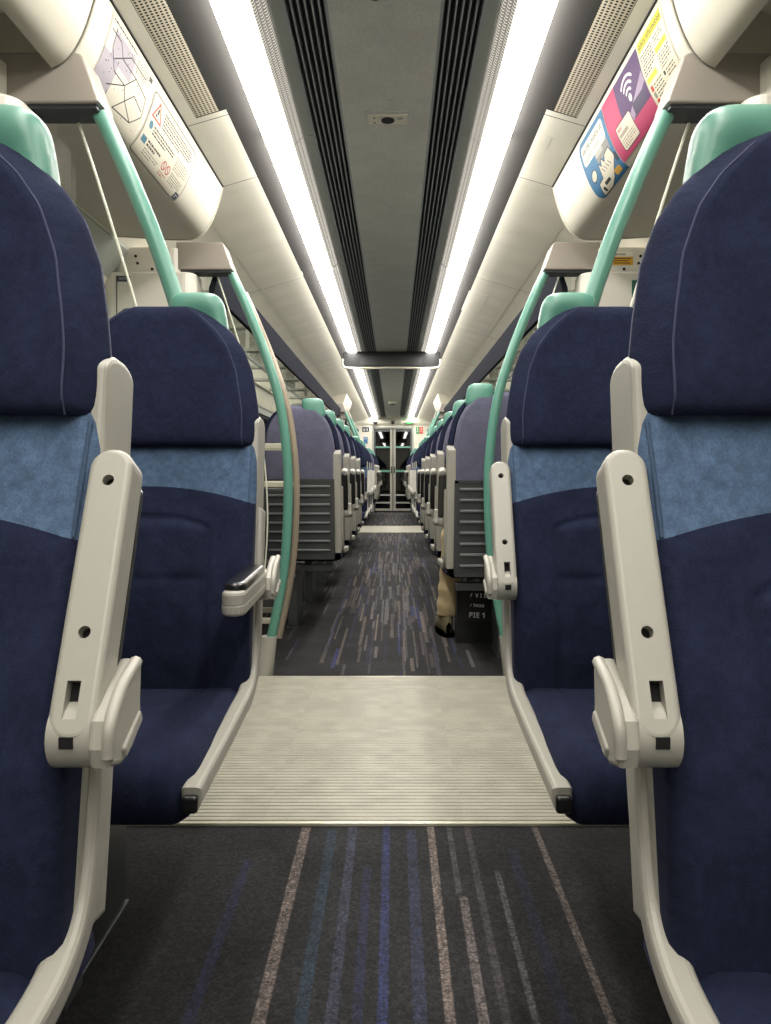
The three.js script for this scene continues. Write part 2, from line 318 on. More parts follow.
// ---------------------------------------------------------------- door headers, pillars, caps, poles, glass screens
const HEAD = new THREE.CatmullRomCurve3([[.664, 2.028], [.673, 1.99], [.689, 1.935], [.712, 1.88], [.742, 1.838], [.78, 1.818], [.84, 1.814], [.95, 1.82], [1.12, 1.83]].map(p => V3(p[0], p[1], 0)), false, 'centripetal');
const headLen = HEAD.getLength(), headAt = m => HEAD.getPointAt(clamp(m / headLen));
function header(s, a, b, name, label, m1 = 1) {
  const t = thing(name, label, 'panel', [s * .67, 2.03, -(a + b) / 2]);
  const L = (b - a) / 2 - .002, off = p => [s * (p.x - .67), p.y - 2.03];
  mesh('cover', sheet(40, 1, (u, v) => { const p = HEAD.getPointAt(u * m1), q = off(p); return [q[0], q[1], lerp(L, -L, v), u, v]; }, s > 0), M.cover, t);
  if (m1 < 1) { mesh('cover_lining', sheet(1, 1, (u, v) => { const p = HEAD.getPointAt(m1), q = off(p); return [q[0] + s * u * .06, q[1] + u * .10, lerp(L, -L, v)]; }), M.greyPanel, t); return t; }
  for (const e of [1, -1]) {                                          // thick end face
    const pts = HEAD.getPoints(40).map(off); pts.push([s * (1.12 - .67), .0]);
    const g = new THREE.ShapeGeometry(new THREE.Shape(pts.map(p => V2(...p)))); g.translate(0, 0, e * (L - .001)); mesh('end_plate', g, M.cover, t);
    const rim = new THREE.TubeGeometry(new THREE.CatmullRomCurve3(HEAD.getPoints(30).map(p => V3(off(p)[0], off(p)[1], e * (L - .003)))), 60, .004, 6); mesh('end_rim', rim, M.cover, t);
  }
  mesh('shadow_gap', boxAB(s * -.010, s * .004, -.006, .004, L, -L), M.joint, t);
  return t;
}
for (const s of [-1, 1]) {
  header(s, -2.5, 1.795, 'overhead_cover', s < 0 ? 'curved cream overhead cover with no notices, next to the route map header' : 'curved cream overhead cover with no notices, next to the poster header', .41);
  header(s, 1.80, 3.1, 'door_header', s < 0 ? 'curved cream header above the door carrying a route map' : 'curved cream header above the door carrying colourful posters');
  header(s, 11.15, 12.6, 'door_header', s < 0 ? 'far curved cream door header past the luggage rack on the luggage stack side' : 'far curved cream door header past the luggage rack on the passenger side');
}
// notices that follow the curve of the headers
function canvas(w, h, draw) { const c = document.createElement('canvas'); c.width = w; c.height = h; const x = c.getContext('2d'); draw(x, w, h); const t = new THREE.CanvasTexture(c); t.colorSpace = THREE.SRGBColorSpace; t.anisotropy = 8; return t; }
function notice(s, d0, d1, m0, m1, tex, name, label) {                // d0 near edge, d1 far edge, m measured down the cover from the ceiling
  const lift = .0012, g = sheet(4, 24, (u, v) => {
    const m = lerp(m1, m0, v), p = headAt(m), q = headAt(m + .002), n = V2(q.y - p.y, -(q.x - p.x)).normalize();
    const z = s < 0 ? -lerp(d0, d1, u) : -lerp(d1, d0, u);
    return [s * (p.x + n.x * lift), p.y + n.y * lift, z, u, v];
  });
  g.translate(-s * .69, -1.93, (d0 + d1) / 2);
  const o = mesh(name, g, phys({ map: tex, color: 0xc8c6be, roughness: .6, specularIntensity: .4 })); o.position.set(s * .69, 1.93, -(d0 + d1) / 2);
  return tag(o, label, 'notice');
}
const lines = (x, x0, y0, w, n, dy, lw, color) => { x.fillStyle = color; for (let i = 0; i < n; i++) { let p = x0; const end = x0 + w * (i === n - 1 ? .6 : .92 + .08 * rnd()); while (p < end) { const l = 6 + rnd() * 20; x.fillRect(p, y0 + i * dy, Math.min(l, end - p), lw); p += l + 5; } } };
notice(-1, 1.90, 2.225, .012, .215, canvas(512, 360, (x, w, h) => {
  x.fillStyle = '#e9e5da'; x.fillRect(0, 0, w, h);
  x.fillStyle = 'rgba(150,142,176,.6)'; x.fillRect(60, 40, 220, 120); x.fillRect(0, 150, 150, 150);
  x.strokeStyle = '#1d1c28'; x.lineWidth = 5; x.lineJoin = 'round';
  for (const l of [[[20, 60], [120, 60], [170, 110], [330, 110]], [[60, 30], [60, 120], [130, 190], [250, 190], [300, 240]], [[100, 150], [240, 60], [420, 60]], [[250, 190], [330, 110], [470, 130], [490, 220], [420, 290], [300, 240], [360, 180], [470, 200]], [[120, 260], [250, 190]], [[300, 240], [240, 310], [420, 290]]]) { x.beginPath(); l.forEach((p, i) => i ? x.lineTo(...p) : x.moveTo(...p)); x.stroke(); }
  x.fillStyle = '#2c2b38'; for (let i = 0; i < 46; i++) x.fillRect(30 + rnd() * 450, 30 + rnd() * 280, 5, 5);
  lines(x, 20, 12, 440, 1, 0, 8, '#2b2938'); lines(x, 300, 30, 180, 5, 13, 4, '#55516a'); lines(x, 20, 325, 180, 2, 12, 4, '#55516a');
  x.fillStyle = '#55564f'; x.fillRect(455, 20, 38, 22);
}), 'route_map', 'pale railway route map sticker on the curved door header');
notice(-1, 2.245, 2.71, .03, .222, canvas(640, 320, (x, w, h) => {
  x.fillStyle = '#e8e4d8'; x.fillRect(0, 0, w, h); x.strokeStyle = '#5a5852'; x.lineWidth = 5; x.beginPath(); x.roundRect(6, 6, w - 12, h - 12, 22); x.stroke();
  x.strokeStyle = '#c4483c'; x.lineWidth = 9; x.beginPath(); x.moveTo(40, 110); x.lineTo(90, 28); x.lineTo(140, 110); x.closePath(); x.stroke(); x.fillStyle = '#222'; x.fillRect(82, 55, 16, 26); x.fillRect(70, 84, 14, 14);
  lines(x, 165, 34, 430, 5, 17, 7, '#1f1e1b'); lines(x, 420, 132, 180, 6, 13, 4, '#4f4d46');
  x.fillStyle = '#3f7f9c'; x.beginPath(); x.arc(60, 150, 20, 0, 7); x.fill(); x.fillRect(30, 214, 50, 32);
  lines(x, 95, 138, 300, 3, 16, 8, '#23221e'); lines(x, 95, 212, 170, 2, 18, 10, '#1c1b18'); lines(x, 95, 254, 180, 3, 13, 4, '#4f4d46');
  x.strokeStyle = '#b9433a'; x.lineWidth = 6; for (const cx of [330, 385]) { x.beginPath(); x.arc(cx, 232, 22, 0, 7); x.stroke(); x.beginPath(); x.moveTo(cx - 15, 217); x.lineTo(cx + 15, 247); x.stroke(); }
  lines(x, 310, 268, 100, 2, 12, 5, '#b9433a'); lines(x, 430, 220, 170, 5, 12, 4, '#403e38');
  x.fillStyle = '#26344f'; x.fillRect(575, 268, 52, 40); x.fillStyle = '#dfe3ea'; x.fillRect(586, 280, 30, 5); x.fillRect(586, 292, 20, 5);
}), 'safety_notice', 'bordered safety notice with red warning triangle on the door header');
notice(1, 1.86, 2.045, .012, .20, canvas(320, 320, (x, w, h) => {
  x.fillStyle = '#ece7d6'; x.fillRect(0, 0, w, h); x.fillStyle = '#e6dd3e'; x.fillRect(10, 14, 292, 44); x.fillRect(10, 176, 120, 24); x.fillRect(170, 118, 128, 24);
  x.fillStyle = '#3c3a1c'; x.font = 'bold 32px sans-serif'; x.fillText('Safety information', 14, 47, 284);
  lines(x, 12, 74, 150, 7, 14, 6, '#3a3832'); lines(x, 175, 154, 125, 5, 13, 5, '#45433b'); lines(x, 175, 74, 110, 3, 14, 5, '#45433b');
  x.fillStyle = '#c9412f'; x.fillRect(16, 214, 26, 26); x.fillRect(16, 278, 26, 26); x.fillStyle = '#8f9488'; x.fillRect(16, 246, 26, 26); x.fillStyle = '#3d3d3d'; x.beginPath(); x.arc(180, 232, 10, 0, 7); x.arc(180, 280, 10, 0, 7); x.fill();
  lines(x, 54, 220, 100, 6, 14, 5, '#4a483f'); lines(x, 200, 226, 90, 6, 13, 5, '#4a483f');
}), 'information_sheet', 'white information sheet with yellow heading beside the pink poster');
notice(1, 2.05, 2.385, .02, .205, canvas(512, 320, (x, w, h) => {     // pink and purple sheet
  x.fillStyle = '#c43f72'; x.fillRect(0, 0, w, h); x.fillStyle = '#50306c'; x.beginPath(); x.roundRect(190, -40, 340, 270, 30); x.fill();
  x.fillStyle = 'rgba(235,225,240,.55)'; x.beginPath(); x.moveTo(200, 226); x.lineTo(512, 100); x.lineTo(512, 150); x.lineTo(300, 230); x.fill();
  x.fillStyle = '#4a3f63'; x.fillRect(330, 168, 150, 60);
  x.strokeStyle = '#f2eef2'; x.lineWidth = 13; x.lineCap = 'round'; for (const r of [44, 74, 104]) { x.beginPath(); x.arc(340, 140, r, -2.3, -.84); x.stroke(); } x.fillStyle = '#f2eef2'; x.beginPath(); x.arc(340, 136, 18, 0, 7); x.fill();
  x.fillStyle = '#e9e2d4'; x.strokeStyle = '#54303f'; x.lineWidth = 5; x.beginPath(); x.roundRect(84, 168, 200, 128, 16); x.fill(); x.stroke();
  x.fillStyle = '#a3304a'; x.font = 'bold 26px sans-serif'; x.fillText('WiFi', 100, 200); x.fillStyle = '#3c3a3a'; x.fillText('available', 100, 228); lines(x, 100, 242, 165, 4, 12, 4, '#77736e');
}), 'wifi_poster', 'pink and purple poster with white wireless symbol on the door header');
notice(1, 2.39, 2.69, .02, .225, canvas(460, 340, (x, w, h) => {      // blue sheet with a hand-drawn white shape
  x.fillStyle = '#ece7d6'; x.fillRect(0, 0, w, h); x.fillStyle = '#3277ab'; x.beginPath(); x.roundRect(0, 0, w + 60, h, 60); x.fill();
  x.fillStyle = '#e9e6dc'; x.beginPath(); x.roundRect(34, 26, 390, 108, 26); x.fill(); x.fillStyle = '#33454f'; x.font = 'bold 40px sans-serif'; x.fillText('See the country at', 50, 72, 350); x.fillStyle = '#7d98a8'; x.fillText('a glance today', 50, 116, 300);
  x.fillStyle = '#8d8f90'; x.fillRect(216, 134, 210, 56); x.fillStyle = '#b6b8b8'; x.fillRect(216, 134, 120, 28);
  x.fillStyle = '#e6e1d3'; x.strokeStyle = '#20384e'; x.lineWidth = 6; x.beginPath(); x.moveTo(70, 335); x.lineTo(110, 268); x.lineTo(190, 262); x.lineTo(215, 190); x.lineTo(240, 214); x.lineTo(268, 182); x.lineTo(296, 212); x.lineTo(330, 184); x.lineTo(400, 176); x.lineTo(430, 236); x.lineTo(300, 312); x.lineTo(210, 338); x.closePath(); x.fill(); x.stroke();
  x.beginPath(); x.ellipse(105, 214, 46, 26, -.3, 0, 7); x.fill(); x.stroke(); x.lineWidth = 5; for (let i = 0; i < 4; i++) { x.beginPath(); x.moveTo(230 + i * 34, 222); x.lineTo(250 + i * 34, 250); x.stroke(); }
  x.fillStyle = '#1d2732'; x.beginPath(); x.arc(130, 312, 16, 0, 7); x.fill(); x.fillRect(170, 286, 84, 18); x.fillStyle = '#d7a640'; x.beginPath(); x.roundRect(330, 286, 84, 34, 12); x.fill(); x.fillStyle = '#1e3550'; x.fillRect(420, 226, 40, 46);
}), 'blue_poster', 'blue poster with white drawing and text at the end of the header');

const poleCurve = s => [[-.678, 1.738], [-.655, 1.69], [-.60, 1.565], [-.535, 1.40], [-.472, 1.19], [-.437, .92], [-.436, .68], [-.452, .46], [-.482, .28], [-.516, .12]].map(p => [-s * p[0], p[1], 0]);   // s = +1 on the right
const glassCurve = [[.748, 1.737], [.725, 1.67], [.655, 1.45], [.60, 1.26], [.56, 1.05], [.535, .85], [.53, .6], [.56, .3], [.60, .06]];
for (const [k, d] of [1.85, 3.335, 11.1, 12.55].entries()) for (const s of [-1, 1]) {
  const far = k > 1, hand = s < 0 ? (k % 2 ? 'next to the luggage stack' : 'behind the seat with the lowered armrest') : (k % 2 ? 'next to the seated passenger' : 'under the colourful posters');
  const where = far ? 'at the far door mat' : hand, spot = `at the ${k === 2 ? 'near' : 'end door'} edge of the far mat, ${s < 0 ? 'luggage stack' : 'passenger'} side`.replace('near edge', 'seat edge');
  const gp = far ? ['poles at the far door mat', 'pole caps at the far door mat', 'glass screens at the far door mat'] : [];
  const p = thing('grab_pole', far ? `curved turquoise grab pole ${spot}` : `curved turquoise grab pole ${where}`, 'pole', [s * .53, 0, -d], 0, gp[0]);
  const sh = q => [q[0] - s * .53, q[1], q[2]];
  mesh('pole', tube((k % 2 ? poleCurve(s) : poleCurve(s).slice(0, 8)).map(sh), .0205, far ? 24 : 60, 16), M.teal, p);
  if (k % 2 === 0) mesh('screen_bracket', boxAB(s * -.09, s * .02, .452, .482, -.028, .012, .006), M.frame, p);
  const sock = new THREE.CylinderGeometry(.034, .044, .17, 20); { const q = sock.attributes.position; for (let i = 0; i < q.count; i++) q.setX(i, q.getX(i) - s * .16 * (q.getY(i) + .085) + s * .012); sock.computeVertexNormals(); }
  sock.translate(0, .085, 0); if (k % 2) mesh('floor_socket', sock, M.frame, p);
  // cap and arm that carry the pole at the top
  const c = thing('pole_cap', far ? `taupe bracket cap ${spot}` : `taupe metal bracket cap on the pole ${where}`, 'bracket', [s * .79, 1.80, -d], 0, gp[1]);
  const out = []; const A = [[.115, -.055], [.115, .062], [-.07, .062]]; for (const q of A) out.push(q);
  for (let i = 0; i <= 6; i++) { const a = Math.PI / 2 + i / 6 * 1.1; out.push([-.07 + .022 * Math.cos(a), .040 + .022 * Math.sin(a)]); }
  out.push([-.122, -.040], [-.124, -.052], [-.118, -.056]);
  const cg = extrude(out.map(q => [s * q[0], q[1]]), .09, .006, 3); cg.translate(0, 0, -.045); mesh('cap_shell', cg, M.cap, c);
  mesh('base_plate', boxAB(s * -.116, s * .112, -.066, -.055, -.04, .04, .003), M.capDark, c);
  // glass draught screen with a pale edge
  const g = thing('glass_screen', far ? `clear glass draught screen ${spot}` : `clear glass draught screen with pale curved edge ${where}`, 'screen', [s * .9, 0, -d - .035], 0, gp[2]);
  const gc = new THREE.CatmullRomCurve3(glassCurve.map(q => V3(q[0], q[1], 0)));
  mesh('pane', sheet(1, 30, (u, v) => { const q = gc.getPoint(v); return [s * (lerp(q.x, .80, u) - .9), q.y, 0]; }), M.glass, g);
  mesh('edge_trim', tube(gc.getPoints(14).map(q => [s * (q.x - .9), q.y, 0]), .0034, 40, 8), M.glassEdge, g);
}
// pale door pillars at both ends of each bay
for (const [k, d] of [1.80, 3.34, 11.05, 12.65].entries()) for (const s of [-1, 1]) {
  const far = k > 1, e = k % 2 ? -1 : 1;
  const label = far ? `pale pillar at the ${k === 2 ? 'seat' : 'end door'} edge of the far mat, ${s < 0 ? 'luggage stack' : 'passenger'} side` : (s < 0 ? (k ? 'pale pillar with small dark plate beside the luggage stack' : 'pale pillar at the route map end of the doorway') : (k ? 'pale pillar with yellow caution sticker by the doorway' : 'pale pillar at the poster end of the doorway'));
  const t = thing('door_pillar', label, 'pillar', [s * 1.0, 0, -d], 0, far ? 'pillars at the far door mat' : undefined);
  const col = new THREE.CylinderGeometry(.10, .10, .12, 24, 1); col.translate(0, 1.77, 0);
  const up = extrude(roundRect(.30, .15, .06, 6, s * .03, 0), .10, .004); up.rotateX(-Math.PI / 2); up.translate(0, 1.73, 0); mesh('upper_cover', up, M.white, t);
  const lo = extrude(roundRect(.40, .17, .05, 6, s * .02, 0), 1.72, .008); lo.rotateX(-Math.PI / 2); mesh('lower_cover', lo, M.white, t);
  for (const x of [-.155, -.172]) { const rb = new THREE.CylinderGeometry(.006, .006, 1.66, 8); rb.translate(s * x, .86, .079 * e); mesh('corner_bead', rb, M.white, t); }
  mesh('cover_joint', boxAB(s * .145, s * .149, .02, 1.71, .086, .0815), M.joint, t);
  if (!far && k === 1) {
    for (const [x, y] of [[.07, 1.795], [.062, 1.765], [.0, 1.74]]) { const q = new THREE.CylinderGeometry(.006, .006, .004, 12); q.rotateX(Math.PI / 2); q.translate(s * x, y, .0765); mesh('screw', q, M.hole, t); }
    if (s < 0) {
      const pl = mesh('name_plate', boxAB(-.148, -.09, 1.685, 1.708, .088, .0855), [M.charcoal, M.charcoal, M.charcoal, M.charcoal, std({ map: canvas(128, 48, (x, w, h) => { x.fillStyle = '#2b2f40'; x.fillRect(0, 0, w, h); x.fillStyle = '#aeb2bd'; x.font = 'bold 26px sans-serif'; x.fillText('70775', 22, 33); }), roughness: .4 }), M.charcoal], t); pl.userData = { label: 'small dark number plate' };
      mesh('switch_plate', boxAB(-.165, -.13, 1.775, 1.805, .079, .0755), M.greyPanel, t);
    } else {
      const st = mesh('caution_sticker', new THREE.PlaneGeometry(.085, .055), std({ map: canvas(256, 160, (x, w, h) => { x.fillStyle = '#dcd8cb'; x.fillRect(0, 0, w, h); x.fillStyle = '#2c2b28'; x.font = 'bold 42px sans-serif'; x.fillText('Caution', 6, 42); x.fillStyle = '#c9992b'; x.fillRect(0, 58, w, 102); x.fillStyle = '#3a2f14'; for (const [y, l] of [[74, 220], [102, 190], [130, 210]]) x.fillRect(12, y, l, 12); }), roughness: .4 }), t);
      st.position.set(-.005, 1.785, .0765); st.userData = { label: 'yellow caution sticker' };
      const gs = mesh('exit_sticker', boxAB(.03, .08, 1.58, 1.69, .0885, .086), std({ color: 0x1f5a46, roughness: .5 }), t); gs.userData = { label: 'dark green sticker' };
    }
  }
}
// light strip of wall above the doors
for (const s of [-1, 1]) for (const [k, [a, b]] of DOORS.entries()) {
  const g = extrude([[1.10, 1.84], [1.10, 1.815], [1.19, 1.70], [1.205, 1.70], [1.205, 1.86]].map(p => [s * p[0], p[1]]), b - a, 0); g.translate(0, 0, -b);
  const o = mesh(`trim_${1 + k * 2 + (s > 0 ? 1 : 0)}`, g, M.greyPanel); o.userData = { label: 'pale sloping trim above the sliding doors', category: 'trim', kind: 'structure' };
}

// ---------------------------------------------------------------- luggage racks over the seats
for (const s of [-1, 1]) for (const [k, [a, b]] of [[3.39, 11.05], [12.7, 16.8]].entries()) {
  const t = thing('luggage_rack', `${k ? 'far short' : 'long'} glass overhead luggage rack with dark edge on the ${s < 0 ? 'luggage stack' : 'passenger'} side`, 'luggage rack', [s * .76, 1.67, -(a + b) / 2]);
  const L = (b - a) / 2, fr = extrude([[-.022, .118], [-.004, .125], [.03, .02], [.03, 0], [.008, 0]].map(p => [s * p[0], p[1]]), b - a, .003); fr.translate(0, 0, -L); mesh('front_rail', fr, M.rackEdge, t);
  mesh('shelf', boxAB(s * .03, s * .44, .004, .012, L, -L), M.shelfGlass, t);
  mesh('rear_rail', boxAB(s * .42, s * .455, -.012, .02, L, -L, .004), M.alu, t);
  for (const x of [.22]) mesh('rod', boxAB(s * (x - .004), s * (x + .004), -.008, .003, L, -L), M.charcoal, t);
  for (let z = L - .05; z > -L; z -= .8) mesh('bracket', boxAB(s * .03, s * .44, -.012, .003, z - .006, z + .006), M.trim, t);
}

// ---------------------------------------------------------------- seats
// built with the aisle at +x, facing +z, origin on the floor under the joint of back and cushion
const WID = .213, BWID = .222;
function insetAt(h) { const T = [[.9, 0], [1.0, 0], [1.04, .006], [1.10, .018], [1.15, .038], [1.185, .062], [1.21, .088], [1.228, .108], [1.243, .130]]; for (let i = 1; i < T.length; i++) if (h <= T[i][0]) return lerp(T[i - 1][1], T[i][1], (h - T[i - 1][0]) / (T[i][0] - T[i - 1][0])); return .13; }
function upholstery(path, width, prof, nu, nv, flip, relief, straight) {        // path of [z, y]; prof: [inset from the edge, depth below the face] from the face outwards
  const c = new THREE.CatmullRomCurve3(path.map(p => V3(p[0], p[1], 0)), false, 'centripetal');
  const P = prof.length, half = [];
  return sheet(nu * 2 + 2 * (P - 1), nv, (u, v) => {
    const i = Math.round(u * (nu * 2 + 2 * (P - 1))), p = c.getPointAt(v), t = c.getTangentAt(v), n = straight ? V2(1, 0) : V2(t.y, -t.x);   // outward normal of the face
    const w = width(p.y, v); let x, dz;
    if (i < P - 1) { x = -(w - prof[P - 1 - i][0]); dz = prof[P - 1 - i][1]; }
    else if (i > nu * 2 + P - 1) { const k = i - (nu * 2 + P - 1); x = w - prof[k][0]; dz = prof[k][1]; }
    else { const q = (i - (P - 1)) / (nu * 2); x = lerp(-(w - prof[0][0]), w - prof[0][0], q); dz = prof[0][1]; }
    if (relief) dz -= relief(x, p.y, v);
    const z = p.x - n.x * dz; return [x, p.y - n.y * dz, straight ? Math.max(z, -.172) : z, x, v * c.getLength()];
  }, flip);
}
const geoCache = new Map();
const cached = (k, f) => { if (!geoCache.has(k)) geoCache.set(k, f()); return geoCache.get(k); };
function seatGeometry(hi) {
  const G = {}, nu = hi ? 22 : 6, nv = hi ? 44 : 14;
  // head cushion: flat face with a chamfered border
  const headPath = [[-.17, .955], [-.10, .936], [-.078, .938], [-.074, .955], [-.088, 1.04], [-.105, 1.12], [-.118, 1.19], [-.128, 1.226], [-.148, 1.245], [-.19, 1.243]];
  const headProf = [[.036, 0], [.030, .004], [.016, .022], [.005, .036], [.001, .046], [.002, .056], [.022, .085]];
  const wv = (h, v) => WID - (v > .9 ? .165 : insetAt(h));
  G.head = upholstery(headPath, (h, v) => BWID - insetAt(h) - (v < .2 ? .010 * (1 - v / .2) : 0) - (v > .9 ? .03 * (v - .9) / .1 : 0), headProf, nu, nv, false, null, true);
  const hc = new THREE.CatmullRomCurve3(headPath.map(p => V3(p[0], p[1], 0)), false, 'centripetal'), seam = [];
  for (let v = .2; v < .86; v += .04) { const p = hc.getPointAt(v); seam.push([BWID - .030 - insetAt(p.y), p.y, p.x - .004]); }
  G.headSeam = tube(seam, .0014, hi ? 40 : 12, 5);
  // back cushion, split along a curved line into navy and light blue
  const line = x => .850 - .030 * (x / .2) ** 2;
  const backZ = h => { const T = [[.40, -.004], [.46, .004], [.54, .010], [.62, .004], [.72, -.022], [.82, -.054], [.90, -.082], [.94, -.098], [.97, -.12]]; for (let i = 1; i < T.length; i++) if (h <= T[i][0]) { const k = (h - T[i - 1][0]) / (T[i][0] - T[i - 1][0]); return lerp(T[i - 1][1], T[i][1], k); } return -.12; };
  const smoothZ = h => (backZ(h - .03) + backZ(h) * 2 + backZ(h + .03)) / 4;
  const lumbar = (x, h) => {                                          // stitched inner panel: raised, with a sewn groove around it
    const ax = Math.abs(x), top = .785 - .9 * Math.max(0, ax - .05) ** 1.55, d = Math.min(.128 - ax, top - h);
    return .007 * smooth(-.004, .02, d) - .006 * Math.exp(-((d / .0055) ** 2)) - .0035 * Math.exp(-(((h - .665) / .006) ** 2)) * smooth(-.01, .01, d);
  };
  const bp = [[.020, 0], [.014, .002], [.006, .007], [.001, .016], [0, .026], [0, .06], [.004, .09]];
  const back = (lo, top) => {
    const P = bp.length, N = nu * 2 + 2 * (P - 1), rows = hi ? (lo ? 70 : 16) : (lo ? 16 : 5);
    return sheet(N, rows, (u, v) => {
      const i = Math.round(u * N); let x, dz;
      if (i < P - 1) { x = -(BWID - bp[P - 1 - i][0]); dz = bp[P - 1 - i][1]; } else if (i > nu * 2 + P - 1) { const k = i - (nu * 2 + P - 1); x = BWID - bp[k][0]; dz = bp[k][1]; }
      else { x = lerp(-(BWID - .02), BWID - .02, (i - (P - 1)) / (nu * 2)); dz = 0; }
      const h = lo ? lerp(.41, line(x), v) : lerp(line(x), .965, v);
      dz -= lumbar(x, h) + .004 * (hi ? (vnoise(x * 26 + 9, h * 26, 999) - .5) : 0);
      return [x, h, smoothZ(h) - dz, x, h];
    });
  };
  G.backLow = back(true); G.backTop = back(false);
  G.bandSeam = tube([[BWID - .010, .818, smoothZ(.818) - .004], [BWID - .010, .87, smoothZ(.87) - .004], [BWID - .010, .93, smoothZ(.93) - .004]], .0022, 12, 5);
  // seat cushion
  const seatPath = [[-.03, .445], [.06, .449], [.18, .452], [.30, .457], [.37, .458], [.405, .446], [.422, .420], [.422, .384], [.404, .354], [.34, .346], [.05, .368]];
  G.seat = upholstery(seatPath, (h, v) => WID + .004, [[.034, 0], [.026, -.003], [.012, -.012], [.003, -.026], [0, -.040], [.004, -.050], [.02, -.056]], nu, hi ? 50 : 18, false,
    (x, h, v) => hi && v < .55 ? .004 * Math.exp(-(((Math.abs(x) - .13 - .04 * v) / .007) ** 2)) + .004 * (vnoise(x * 22, v * 18, 999) - .5) : 0);
  // rear cover and its ribbed panel
  G.rear = upholstery([[-.178, .842], [-.196, .95], [-.208, 1.06], [-.212, 1.17], [-.207, 1.222], [-.19, 1.240], [-.15, 1.243]].map(p => [p[0], p[1]]), (h, v) => BWID - .028 - insetAt(h) * .98, [[.02, 0], [.012, -.002], [.004, -.010], [0, -.022], [0, -.045], [.004, -.06]].map(p => [p[0], p[1]]), Math.min(nu, 8), hi ? 24 : 12, true);
  const pn = extrude([[-.190, .405], [.190, .405], [.190, .842], [-.190, .842]], .07, .006); pn.applyMatrix4(new THREE.Matrix4().makeShear(0, 0, 0, 0, 0, 0)); pn.translate(0, 0, -.172); G.panel = pn;
  G.rib = box(.335, .0125, .016, 0, 0, 0, .004);
  G.panelRim = mergeGeometries([boxAB(-.19, -.172, .41, .84, -.182, -.165), boxAB(.172, .19, .41, .84, -.182, -.165), boxAB(-.19, .19, .405, .425, -.186, -.165), boxAB(-.19, .19, .828, .842, -.182, -.165)]);
  // aisle-side upright and the rail that bends forward under the cushion
  const up = strip([[-.155, 1.00], [-.148, .94], [-.128, .80], [-.098, .62], [-.082, .52], [-.068, .44]], t => Math.max(.0135, .043 * Math.sqrt(1 - Math.max(0, 1 - (t + .004) / .075) ** 2)), 110);
  G.upright = inYZ(extrude(up, .028, .007, 3)); G.upright.translate(.217, 0, 0);
  const rail = strip([[-.122, .80], [-.090, .62], [-.072, .53], [-.046, .468], [.0, .438], [.10, .426], [.43, .406]], t => lerp(.022, .0155, smooth(.1, .6, t)), 40);
  G.rail = inYZ(extrude(rail, .014, .008, 3)); G.rail.translate(.226, 0, 0);
  G.railTip = box(.024, .026, .03, .219, .398, .425, .006);
  G.bracketKnob = box(.02, .03, .03, .212, .415, .16, .006);
  // wall-side plain upright
  const up2 = strip([[-.15, .93], [-.10, .62], [-.085, .385]], .03, 10); G.wallSide = inYZ(extrude(up2, .02, .003, 1)); G.wallSide.translate(-.20, 0, 0);
  // grab handle at the top corner
  const sg = (v, e) => Math.sign(v) * Math.abs(v) ** e;
  G.handle = sheet(hi ? 40 : 20, hi ? 28 : 14, (u, v) => {              // rounded mitt, hollowed towards the head cushion
    const a = u * Math.PI * 2, b = (v - .5) * Math.PI, ca = sg(Math.cos(a), .5), sa = sg(Math.sin(a), .5), cb = sg(Math.cos(b), .6), sb = sg(Math.sin(b), .6);
    const x = .061 * ca * cb, y = .056 * sa * cb, z = .028 * sb;
    return [.078 + x - .010 * (y / .06), 1.226 + y, -.181 + z - (z > 0 ? .014 * Math.exp(-((x / .035) ** 2) - (((y + .012) / .03) ** 2)) : 0)];
  });
  // armrest, upright; origin at the pivot. Cream shell towards +z (underside), black pad towards -z
  const AL = .242, shell = roundRect(.042, AL + .03, .020, 6, 0, AL / 2 - .005);
  const circ = (x, y, r) => { const p = new THREE.Path(); p.absarc(x, y, r, 0, Math.PI * 2, true); return p; }, rect = (x, y, w, h) => new THREE.Path([V2(x - w / 2, y - h / 2), V2(x - w / 2, y + h / 2), V2(x + w / 2, y + h / 2), V2(x + w / 2, y - h / 2)]);
  { const pl = extrude(shell, .010, .006, 4); pl.translate(0, 0, .006);
    if (hi) {
      const ev = new Evaluator(); ev.attributes = ['position', 'normal', 'uv']; let br = new Brush(pl); br.updateMatrixWorld();
      for (const [x, y, r, h] of [[0, .218, .0056, 0], [0, .072, .0056, 0], [-.002, .014, .012, .032]]) { const c = h ? box(r, h, .03, x, y, .025) : (() => { const q = new THREE.CylinderGeometry(r, r, .03, 20); q.rotateX(Math.PI / 2); q.translate(x, y, .025); return q; })(); const cb = new Brush(c); cb.updateMatrixWorld(); br = ev.evaluate(br, cb, SUBTRACTION); br.updateMatrixWorld(); }
      G.armPlate = br.geometry;
    } else G.armPlate = pl; }
  G.armHoles = boxAB(-.017, .017, .0, AL - .01, .006, .0106);
  const body = extrude(shell.map(p => [p[0] * .97, p[1]]), .016, .006, 2); body.translate(0, 0, -.014); G.armBody = body;
  const pad = extrude(roundRect(.038, AL - .02, .018, 6, 0, AL / 2 + .004), .006, .007, 3); pad.translate(0, 0, -.026); G.armPad = pad;
  const kn = new THREE.CylinderGeometry(.030, .030, .040, 28); kn.rotateZ(Math.PI / 2); kn.translate(0, -.012, -.004); G.knuckle = kn;
  G.knuckleSlot = box(.012, .010, .004, -.002, -.012, .0250);
  // moulded pivot cover on the aisle side
  const pc = extrude([[.030, -.034], [.036, -.014], [.030, .012], [-.004, .034], [-.052, .054], [-.062, .050], [-.058, .006], [-.06, -.02], [-.03, -.036], [0, -.042]].map(p => [p[0] * .86, p[1] * .86]), .010, .005, 3); inYZ(pc); pc.translate(.036, -.004, 0); G.pivotCover = pc;
